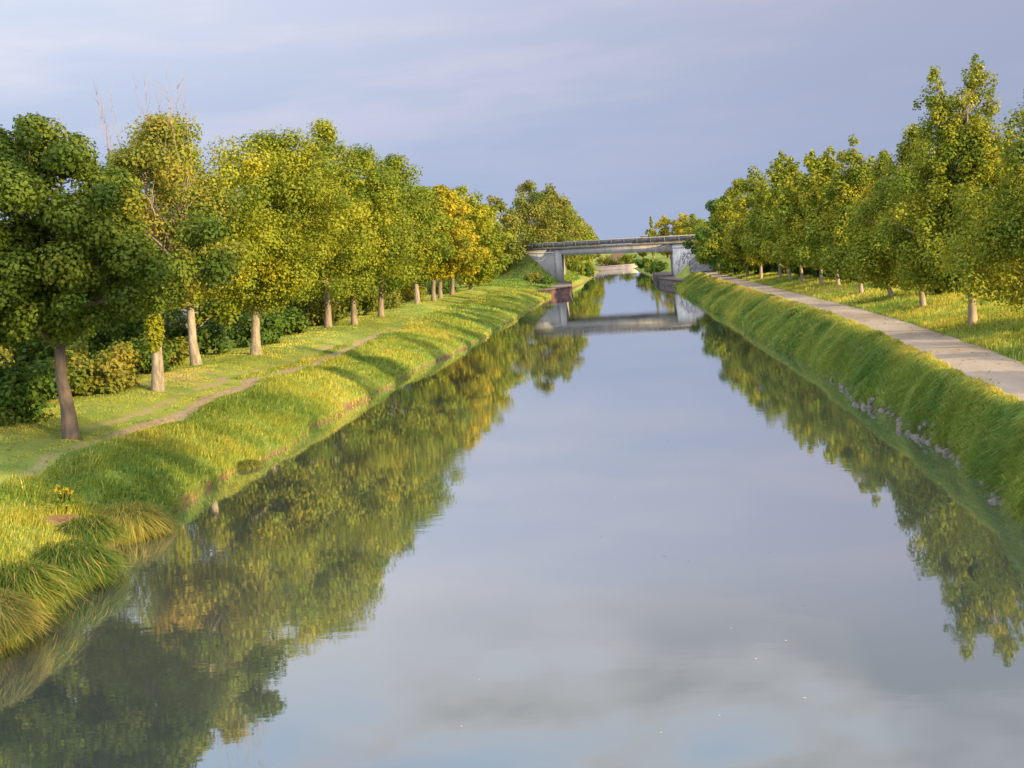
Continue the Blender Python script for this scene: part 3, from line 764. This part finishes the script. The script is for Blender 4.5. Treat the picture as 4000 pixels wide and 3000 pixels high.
# ------------------------------------------------------------------ sedge tussocks on the near left bank
def tussock(label, x, y, R, H, t0, seed, n=3200):
    r = np.random.default_rng(seed)
    z0 = tz(x, y)
    n = int(n * 1.6)
    a = r.uniform(0, 2 * pi, n); rb = .42 * R * np.sqrt(r.uniform(0, 1, n))
    out = np.clip(r.beta(2.2, 1.6, n), .08, 1) * R
    da = a + r.normal(0, .75, n)
    b = np.stack([rb * np.cos(a), rb * np.sin(a), np.full(n, -.12)], -1)
    dr = np.stack([np.cos(da), np.sin(da), 0 * a], -1)
    h = H * r.uniform(.5, 1.15, n) * (1.05 - .35 * out / R)
    up = np.array([0, 0, 1.])
    drop = np.clip(out / R, .2, 1)
    p1 = b + dr * (out * .12)[:, None] + up * (h * .66)[:, None]
    p2 = b + dr * (out * .42)[:, None] + up * (h * 1.0)[:, None]
    jit = r.normal(0, .07, (n, 3)) * R
    p3 = b + dr * (out * .80)[:, None] + up * (h * (1.0 - .38 * drop))[:, None] + jit * .7
    p4 = b + dr * (out * 1.02)[:, None] + up * (h * (1.0 - .92 * drop * r.uniform(.7, 1.1, n)))[:, None] + jit * 1.5
    sd = np.cross(dr, up) * .0065 + r.normal(0, .002, (n, 3))
    V = np.stack([b - sd, b + sd, p1 - sd, p1 + sd, p2 - sd * .9, p2 + sd * .9, p3 - sd * .7, p3 + sd * .7, p4], 1).reshape(-1, 3)
    i = np.arange(n)[:, None] * 9
    F4 = np.concatenate([i + np.array([[0, 1, 3, 2]]), i + np.array([[2, 3, 5, 4]]), i + np.array([[4, 5, 7, 6]])]); F3 = i + np.array([[6, 7, 8]])
    col = pal([(.05, .11, .02), (.11, .17, .025), (.23, .24, .035), (.40, .31, .09)], np.where(r.uniform(0, 1, n) < .12, .95, t0 + r.normal(0, .22, n)))
    o = mesh_np('sedge_tussock', V, [F4, F3], M_grass, color=np.repeat(col, 9, 0))
    o.location = (x, y, z0)
    return tag(o, label, 'tussock', 'sedge tussocks hanging over the near left water edge')
tussock('golden sedge tussock in the lower left corner at the water', -14.0, 23.6, 1.15, .95, .75, 1, 4000)
tussock('big green sedge tussock just behind the golden corner one', -14.4, 25.6, 1.3, 1.1, .35, 2, 4500)
tussock('dark green sedge tussock, third from the lower left corner', -14.5, 28.6, 1.3, 1.0, .15, 3, 4000)
tussock('small green sedge tussock between the dark one and the sunlit clay patch', -15.2, 31.2, 1.0, .8, .2, 4)
tussock('sunlit straw coloured sedge tussock beside the bare clay patch', -15.35, 34.2, 1.3, 1.05, .7, 5, 4500)
tussock('low green sedge tussock at the lower left edge, farthest from the water', -16.3, 24.6, 1.0, .7, .25, 6)
tussock('small dry tussock at the water below the golden green tree', -15.2, 45.5, .7, .5, .55, 7, 1800)

def ragwort():
    r = np.random.default_rng(3)
    x, y = -16.9, 33.6
    root = empty('flowering_weed', (x, y, tz(x, y)), 'yellow flowering weed above the bare clay patch on the near bank', 'plant')
    g = Geo(); C = []
    for i in range(9):
        a = r.uniform(0, 6.28); e = Vector((.28 * math.cos(a) * r.uniform(.2, 1), .28 * math.sin(a) * r.uniform(.2, 1), r.uniform(.5, .8)))
        g.tube([Vector((0, 0, -.05)), e * .5 + Vector((0, 0, .06)), e], [.012, .01, .006], 5); C.append(tuple(e))
    g.build('stem', M_grass, root)
    for q in C: leaf_mesh('flower', np.array([q]), np.array([.07]), 16, .045, [(.42, .30, .01), (.60, .44, .02)], root, r)
    leaf_mesh('foliage', np.array([(0, 0, .2), (.1, .05, .3), (-.1, 0, .35)]), np.array([.2, .18, .18]), 260, .1, GREENS['green'], root, r)
ragwort()

# ------------------------------------------------------------------ stones on the right waterline
def stones():
    r = np.random.default_rng(5)
    meshes = []
    for k in range(7):
        o = None
        bm_v = []
        import bmesh
        bm = bmesh.new(); bmesh.ops.create_icosphere(bm, subdivisions=2, radius=1)
        off = r.uniform(0, 50, 3)
        cuts = [Vector(r.normal(size=3)).normalized() for _ in range(7)]
        for v in bm.verts:
            p = v.co.copy()
            for c in cuts:
                d = p.dot(c) - .68
                if d > 0: p -= c * d * .92
            v.co = p * (1 + r.normal(0, .03))
        me = bpy.data.meshes.new('stone'); bm.to_mesh(me); bm.free(); me.materials.append(M_stone); meshes.append(me)
    segs = [(35.5, 38.5, 14), (39, 44.5, 58), (45, 52, 34), (52, 60, 30), (22, 27, 24), (30, 34, 8)]
    for y0, y1, n in segs:
        for i in range(n):
            y = r.uniform(y0, y1); b = r.uniform(-.25, .14)
            x = float(xr(np.array([y]))[0]) + b
            s = r.uniform(.07, .19)
            o = bpy.data.objects.new('stone', meshes[r.integers(7)])
            z = max(tz(x, y), -.06)
            o.location = (x, y, z + s * .25); o.rotation_euler = tuple(r.uniform(0, 6.28, 3)); o.scale = (s * r.uniform(.8, 1.3), s * r.uniform(.8, 1.2), s * r.uniform(.55, .85))
            link(o)
            tag(o, 'grey angular stone among the loose stones at the water edge below the towpath', 'stone', 'loose stones along the right water edge')
stones()

# ------------------------------------------------------------------ bridge
SL = -.028
DEP = np.array([0.0, 13.0])     # depth runs along the canal
def bpt(s, o=0.0): return BA + BT * s + BN * o
def slab(g, s0, s1, za, zb, o0, o1, slope0=True, slope1=True, depth=None):
    """block on the bridge axis from offset o0 (front) to o1 (back, measured along the canal)"""
    f0 = bpt(s0); f1 = bpt(s1); dv = np.array([0.0, 1.0])
    poly = [f0 - dv * o0, f1 - dv * o0, f1 - dv * o1, f0 - dv * o1]
    ss = [s0, s1, s1, s0]
    z0 = [za + (SL * s if slope0 else 0) for s in ss]; z1 = [zb + (SL * s if slope1 else 0) for s in ss]
    g.prism(poly, z0, z1)
br = empty('road_bridge', (float(BA[0]), float(BA[1]), 0), 'grey concrete road bridge crossing the canal on two abutments', 'bridge')
def bpart(g, name, mat, bevel=0, parent=None):
    # vertices are in world space: shift into the parent's frame
    g.V = [(v[0] - BA[0], v[1] - BA[1], v[2]) for v in g.V]
    return g.build(name, mat, parent or br, bevel=bevel)
g = Geo(); slab(g, -22, 52, 7.72, 8.15, .55, -13.4); bpart(g, 'deck', M_conc_dk)
g = Geo(); slab(g, .4, 35.25, 6.52, 7.716, .1, -.9); slab(g, .4, 35.25, 6.52, 7.716, -11.8, -12.8); slab(g, .4, 35.25, 6.75, 7.712, -3.5, -4.2); slab(g, .4, 35.25, 6.75, 7.712, -7.6, -8.3); bpart(g, 'girder', M_conc)
g = Geo(); slab(g, -22, 52, 9.0, 9.15, .62, .30); bpart(g, 'handrail', M_post)
g = Geo(); slab(g, -22, 52, 9.0, 9.15, -12.6, -12.95); bpart(g, 'handrail', M_post)
for k in range(-2, 17):
    s = -13.9 + 3.93 * k
    g = Geo(); slab(g, s - .13, s + .13, 8.152, 8.998, .62, .36); bpart(g, 'post', M_post)
    g = Geo(); slab(g, s + .133, s + 3.797, 8.30, 8.93, .52, .42); bpart(g, 'parapet_panel', M_panel)
    g = Geo(); slab(g, s - .13, s + .13, 8.152, 8.998, -12.6, -12.9); bpart(g, 'post', M_post)
    g = Geo(); slab(g, s + .133, s + 3.797, 8.30, 8.93, -12.7, -12.8); bpart(g, 'parapet_panel', M_panel)
# left abutment: wing wall and end pier
ab = Geo(); slab(ab, -22, -2.05, -.5, 7.715, 0, -12.9, False, True); a1 = bpart(ab, 'abutment', M_conc)
g = Geo(); slab(g, -1.95, .38, -.5, 7.716, .15, -13.0, False, True); bpart(g, 'pier', M_conc, parent=br)
g = Geo(); slab(g, -22, -2.05, 7.0, 7.30, .06, .002, True, True); bpart(g, 'ledge', M_conc_lt)
# right abutment, limewashed and scribbled on
g = Geo(); slab(g, 35.3, 42.6, -.5, 7.715, .12, -13.0, False, True); a2 = bpart(g, 'abutment', M_conc_lt)
g = Geo(); slab(g, 42.65, 52, 1, 7.71, 0, -12.9, False, True); bpart(g, 'wing_wall', M_conc_lt)
g = Geo(); slab(g, 35.25, 42.0, 7.0, 7.3, .22, .125, True, True); bpart(g, 'ledge', M_conc_lt)
def graffiti():
    r = np.random.default_rng(9); g = Geo()
    def P(s, z): q = bpt(s) - np.array([0, 1.0]) * .135; return Vector((q[0], q[1], z))
    for i in range(30):
        s0 = r.uniform(35.9, 40.5); z0 = r.uniform(1.9, 5.4)
        pts = []; a = r.uniform(0, 6.28); s, z = s0, z0
        for k in range(9):
            pts.append(P(min(max(s, 35.6), 42.3), min(max(z, 1.2), 6.0)))
            a += r.normal(0, 1.1); s += .28 * math.cos(a); z += .34 * math.sin(a)
        g.tube(pts, r.uniform(.018, .04), 4)
    bpart(g, 'graffiti', M_scrib)
graffiti()

# quays at the narrowed channel
q = Geo(); q.prism([(-14.5, 197.0), (-8.75, 204.5), (-9.5, 228), (-11.0, 252), (-14.5, 255)], -1.5, 1.15); qb = q.build('brick_quay', M_brick)
tag(qb, 'dark red brick quay wall jutting into the water under the left abutment', 'quay')
q = Geo(); q.prism([(-14.5, 196.85), (-8.65, 204.4), (-9.4, 228), (-10.9, 252.1), (-14.5, 255.1)], 1.153, 1.32); q.build('coping', M_quaytop, qb)
q = Geo(); q.prism([(9.4, 183), (12.5, 184), (12.5, 250), (6.3, 250), (6.5, 209)], -1.5, 1.05); qd = q.build('dark_quay', M_quaydk)
tag(qd, 'blackened quay wall at the water under the right abutment', 'quay')
q = Geo(); q.prism([(9.35, 182.9), (12.5, 183.9), (12.5, 250), (6.2, 250), (6.4, 208.9)], 1.053, 1.2); q.build('coping', M_quaytop, qd)

def slope_paving():
    ss = np.linspace(39.6, 56, 70); oo = np.linspace(.1, 7.0, 30)
    S, O = np.meshgrid(ss, oo, indexing='ij')
    X = BA[0] + BT[0] * S + BN[0] * O; Y = BA[1] + BT[1] * S + BN[1] * O
    Z = terrain(X, Y) + .06
    ok = (embank(X, Y) > 1.75) & (S > 39.3 + 1.25 * O)
    n, k = S.shape; i = np.arange(n - 1)[:, None] * k + np.arange(k - 1)[None]
    F = np.stack([i, i + k, i + k + 1, i + 1], -1).reshape(-1, 4)
    keep = ok.reshape(-1)[F].all(1)
    o = mesh_np('slope_paving', np.stack([X, Y, Z], -1).reshape(-1, 3), [F[keep]], M_pave)
    m = o.modifiers.new('thick', 'SOLIDIFY'); m.thickness = .15; m.offset = -1
    tag(o, 'grey stone paving on the slope right of the limewashed abutment', 'paving')
slope_paving()

# end wall where the canal turns
q = Geo(); q.prism([(-9, 391.2), (4.6, 376.5), (5.2, 377.2), (-8.4, 392.4)], -1, 1.25); w = q.build('end_wall', M_wallpink)
tag(w, 'pale pinkish low wall closing the view at the far end of the canal', 'wall')
q = Geo(); q.prism([(-9.1, 391.1), (4.6, 376.3), (5.3, 377.3), (-8.4, 392.5)], 1.253, 1.4); q.build('coping', M_white, w)

# small pale outbuilding glimpsed between trunks
def shed():
    x, y = -33.5, 84.0; z = tz(x, y)
    root = empty('outbuilding', (x, y, z - .1), 'small pale outbuilding glimpsed between the pale trunk and the ivy clad trunk', 'building', rz=.15)
    g = Geo(); g.prism([(-2, -1.5), (2, -1.5), (2, 1.5), (-2, 1.5)], 0, 2.5); g.build('wall', M_white, root)
    g = Geo(); g.add([(-2.3, -1.8, 2.45), (2.3, -1.8, 2.45), (2.3, 1.8, 2.45), (-2.3, 1.8, 2.45), (-2.3, 0, 3.4), (2.3, 0, 3.4)],
                     [[0, 1, 5, 4], [2, 3, 4, 5], [0, 4, 3], [1, 2, 5], [3, 2, 1, 0]]); g.build('roof', M_roof, root)
    g = Geo(); g.prism([(-.4, -1.53), (.5, -1.53), (.5, -1.49), (-.4, -1.49)], .05, 2.0); g.build('door', M_roof, root)
    g = Geo(); g.prism([(1.0, -1.53), (1.6, -1.53), (1.6, -1.49), (1.0, -1.49)], 1.0, 1.8); g.build('window', M_glass, root)
shed()

def litter():
    r = np.random.default_rng(8)
    n1, n2 = 500, 2600
    y1 = 24 + 110 * r.uniform(0, 1, n1) ** 1.5; u = r.beta(.55, .55, n1); x1 = xpath(y1) + u * PW
    y2 = 30 + 90 * r.uniform(0, 1, n2) ** 1.3; x2 = xl(y2) - r.uniform(4, 12, n2)
    x = np.concatenate([x1, x2]); y = np.concatenate([y1, y2]); n = n1 + n2
    z = terrain(x, y) + np.concatenate([np.full(n1, .062), r.uniform(.03, .09, n2)])
    a = r.uniform(0, 2 * pi, n); s = r.uniform(.035, .075, n)
    t = np.stack([np.cos(a), np.sin(a), r.normal(0, .2, n)], -1) * s[:, None]; b = np.stack([-np.sin(a), np.cos(a), r.normal(0, .2, n)], -1) * s[:, None] * .7
    P = np.stack([x, y, z], -1)
    V = np.stack([P - t, P + b, P + t, P - b], 1).reshape(-1, 3)
    col = pal([(.16, .09, .03), (.34, .20, .05), (.45, .33, .06), (.20, .16, .05)], r.uniform(0, 1, n))
    o = mesh_np('fallen_leaves', V, [np.arange(n * 4).reshape(n, 4)], M_leaf, color=col)
    tag(o, 'brown and yellow fallen leaves scattered over the path and the worn turf', 'leaves', kind='stuff')
litter()

# ------------------------------------------------------------------ person on the towpath
def person():
    x, y = 12.55, 158.0; z = tz(x, y) + .04
    skin = rough_material('skin', (.45, .30, .23), (.50, .34, .26), scale=8, bump=0, rough=.6)
    coat = rough_material('dark_jacket', (.016, .017, .022), (.03, .03, .036), scale=12, bump=.2)
    trou = rough_material('grey_trousers', (.16, .15, .14), (.22, .21, .19), scale=12, bump=.2)
    hairm = rough_material('dark_hair', (.02, .015, .012), (.04, .03, .02), scale=30, bump=.3)
    root = empty('person', (x, y, z), 'person in a dark jacket and grey trousers standing on the towpath near the bridge', 'person', rz=.2)
    def skinned(name, verts, edges, radii, mat, sub=2):
        me = bpy.data.meshes.new(name); me.from_pydata(verts, edges, []); me.materials.append(mat)
        o = bpy.data.objects.new(name, me); link(o, root)
        m = o.modifiers.new('skin', 'SKIN'); m.use_smooth_shade = True
        if not me.skin_vertices: me.skin_vertices.new()
        for sv, q in zip(me.skin_vertices[0].data, radii): sv.radius = (q, q) if not isinstance(q, tuple) else q
        me.skin_vertices[0].data[0].use_root = True
        ss = o.modifiers.new('sub', 'SUBSURF'); ss.levels = sub; ss.render_levels = sub
        return o
    V = [(0, 0, .95), (0, 0, 1.15), (0, .01, 1.36), (0, .0, 1.47), (0, -.02, 1.56), (0, -.03, 1.67), (0, -.02, 1.74),
         (.17, 0, 1.40), (.22, .01, 1.13), (.24, -.08, .90), (.245, -.12, .82),
         (-.17, 0, 1.40), (-.22, .02, 1.13), (-.23, -.05, .89), (-.235, -.09, .81),
         (.10, 0, .88), (.11, -.03, .50), (.11, .05, .09), (.12, -.12, .04),
         (-.10, 0, .88), (-.11, .04, .50), (-.12, .12, .09), (-.13, -.04, .04)]
    E_ = [(0, 1), (1, 2), (2, 3), (3, 4), (4, 5), (5, 6), (2, 7), (7, 8), (8, 9), (9, 10), (2, 11), (11, 12), (12, 13), (13, 14), (0, 15), (15, 16), (16, 17), (17, 18), (0, 19), (19, 20), (20, 21), (21, 22)]
    Rr = [.13, .125, .14, .065, .06, .095, .07, .06, .045, .035, .03, .06, .045, .035, .03, .09, .06, .045, .04, .09, .06, .045, .04]
    skinned('body', V, E_, Rr, skin)
    J = [(0, 0, .90), (0, 0, 1.12), (0, .01, 1.36), (0, 0, 1.46), (.18, 0, 1.40), (.225, .01, 1.13), (.24, -.07, .92), (-.18, 0, 1.40), (-.225, .02, 1.13), (-.23, -.04, .91)]
    skinned('jacket', J, [(0, 1), (1, 2), (2, 3), (2, 4), (4, 5), (5, 6), (2, 7), (7, 8), (8, 9)], [.17, .155, .165, .085, .08, .062, .052, .08, .062, .052], coat)
    T = [(0, 0, .93), (.10, 0, .86), (.11, -.03, .50), (.11, .05, .12), (-.10, 0, .86), (-.11, .04, .50), (-.12, .12, .12)]
    skinned('trousers', T, [(0, 1), (1, 2), (2, 3), (0, 4), (4, 5), (5, 6)], [.145, .105, .078, .066, .105, .078, .066], trou)
    skinned('hair', [(0, -.01, 1.70), (0, .02, 1.75), (0, .05, 1.66)], [(0, 1), (1, 2)], [.095, .085, .075], hairm)
person()

# ------------------------------------------------------------------ foam flecks drifting on the water
def foam():
    r = np.random.default_rng(4); V = []; F3 = []; n = 0
    for i in range(34):
        y = 17 + 55 * r.uniform() ** 1.6; x = r.uniform(-6, 4.5) if y > 30 else r.uniform(-4, 3)
        s = r.uniform(.010, .028); k = 8
        pts = [(x, y, .018)] + [(x + s * 1.5 * r.uniform(.7, 1.3) * math.cos(2 * pi * j / k), y + s * r.uniform(.7, 1.3) * math.sin(2 * pi * j / k), .002) for j in range(k)]
        V += pts; F3 += [[n, n + 1 + j, n + 1 + (j + 1) % k] for j in range(k)]; n += k + 1
    o = mesh_np('foam', np.array(V), [np.array(F3)], M_foam)
    tag(o, 'tiny white foam flecks drifting on the open water', 'foam', kind='stuff')
foam()

# ------------------------------------------------------------------ sky, sun
SUN_EL = math.radians(13.8)
SUN_DIR = Vector((.83, -.56, 0)).normalized()            # towards the sun, on the ground
sun_vec = Vector((SUN_DIR.x * math.cos(SUN_EL), SUN_DIR.y * math.cos(SUN_EL), math.sin(SUN_EL)))
sd = bpy.data.lights.new('sun', 'SUN'); sd.energy = 5.0; sd.angle = math.radians(.6); sd.color = (1.0, .72, .34)
so = bpy.data.objects.new('sun', sd); so.rotation_euler = sun_vec.to_track_quat('Z', 'Y').to_euler(); link(so)

w = bpy.data.worlds.new('World'); scene.world = w; w.use_nodes = True
nt = w.node_tree; nt.nodes.clear()
out = N(nt, 'ShaderNodeOutputWorld'); bg = N(nt, 'ShaderNodeBackground'); STR = .1
bg.inputs['Strength'].default_value = STR
sky = N(nt, 'ShaderNodeTexSky'); sky.sky_type = 'NISHITA'; sky.sun_disc = False
sky.sun_elevation = SUN_EL; sky.sun_rotation = math.atan2(SUN_DIR.x, SUN_DIR.y)
sky.air_density = 1.0; sky.dust_density = 1.0; sky.ozone_density = 1.5
tc = N(nt, 'ShaderNodeTexCoord'); sp = N(nt, 'ShaderNodeSeparateXYZ'); L(nt, tc.outputs['Generated'], sp.inputs[0])
X, Y, Z = sp.outputs
def cl(c, k=.525): return tuple(v * k / STR for v in c)
# low storm-blue cloud bank opposite the sun
lowc = mix_c(nt, maprange(nt, X, -.45, .45), cl((.42, .51, .73)), cl((.345, .405, .58)))
hic = mix_c(nt, maprange(nt, X, -.50, .40), cl((.69, .76, .92)), cl((.42, .43, .58)))
bank = mix_c(nt, maprange(nt, Z, .05, .26), lowc, hic)
mpn = N(nt, 'ShaderNodeMapping'); mpn.inputs['Scale'].default_value = (1.6, 1.6, 9.0); mpn.inputs['Rotation'].default_value = (0, math.radians(-4), 0)
L(nt, tc.outputs['Generated'], mpn.inputs[0])
ns = N(nt, 'ShaderNodeTexNoise', inp={'Scale': 2.2, 'Detail': 6, 'Roughness': .55}); L(nt, mpn.outputs[0], ns.inputs['Vector'])
streak = maprange(nt, ns.outputs['Fac'], .42, .66)
warmc = mix_c(nt, maprange(nt, X, -.5, .4), cl((.88, .84, .90)), cl((.52, .49, .61)))
bank = mix_c(nt, math_n(nt, 'MULTIPLY', streak, maprange(nt, Z, .03, .22, .10, .55)), bank, warmc)
# broken cloud higher up, with blue gaps
mp2 = N(nt, 'ShaderNodeMapping'); mp2.inputs['Scale'].default_value = (1.3, 1.3, 3.2); mp2.inputs['Location'].default_value = (.35, .1, .2)
L(nt, tc.outputs['Generated'], mp2.inputs[0])
n2 = N(nt, 'ShaderNodeTexNoise', inp={'Scale': 2.3, 'Detail': 5, 'Roughness': .50}); L(nt, mp2.outputs[0], n2.inputs['Vector'])
gapm = maprange(nt, math_n(nt, 'ADD', n2.outputs['Fac'], math_n(nt, 'MULTIPLY', X, -.45)), .45, .60)
gap_f = math_n(nt, 'MULTIPLY', gapm, maprange(nt, Z, .28, .38, 0, .75))
edge = mix_c(nt, maprange(nt, math_n(nt, 'ADD', n2.outputs['Fac'], math_n(nt, 'MULTIPLY', X, -.50)), .38, .56), cl((.37, .395, .47)), cl((.70, .67, .71)))
upper = mix_c(nt, maprange(nt, Z, .24, .36), bank, edge)
blue = mix_c(nt, .55, sky.outputs[0], cl((.56, .76, 1.06)))
skyc = mix_c(nt, gap_f, upper, blue)
# bright thin cloud overhead and towards the sun
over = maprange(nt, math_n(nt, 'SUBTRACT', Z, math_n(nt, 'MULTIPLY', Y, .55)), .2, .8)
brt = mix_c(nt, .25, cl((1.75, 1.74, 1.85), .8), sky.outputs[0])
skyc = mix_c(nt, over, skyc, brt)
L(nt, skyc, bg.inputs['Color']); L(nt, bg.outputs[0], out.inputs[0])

# ------------------------------------------------------------------ camera
cam = bpy.data.cameras.new('camera'); cam.sensor_width = 36; cam.sensor_fit = 'HORIZONTAL'; cam.lens = 4700 / 4000 * 36
cam.clip_start = .1; cam.clip_end = 6000
co = bpy.data.objects.new('camera', cam); link(co)
p, rl, yw = 0.10501832, 0.09491406, 0.09868902
f = Vector((-math.sin(yw) * math.cos(p), math.cos(yw) * math.cos(p), -math.sin(p)))
rt = Vector((math.cos(yw), math.sin(yw), 0)); up = rt.cross(f)
R_ = rt * math.cos(rl) - up * math.sin(rl); U_ = up * math.cos(rl) + rt * math.sin(rl)
co.matrix_world = Matrix(((R_.x, U_.x, -f.x, 0), (R_.y, U_.y, -f.y, 0), (R_.z, U_.z, -f.z, 7.2), (0, 0, 0, 1)))
scene.camera = co

scene.view_settings.view_transform = 'Standard'; scene.view_settings.look = 'None'
scene.view_settings.exposure = 0.95; scene.view_settings.gamma = 1.0
scene.render.resolution_x = 1024; scene.render.resolution_y = 768
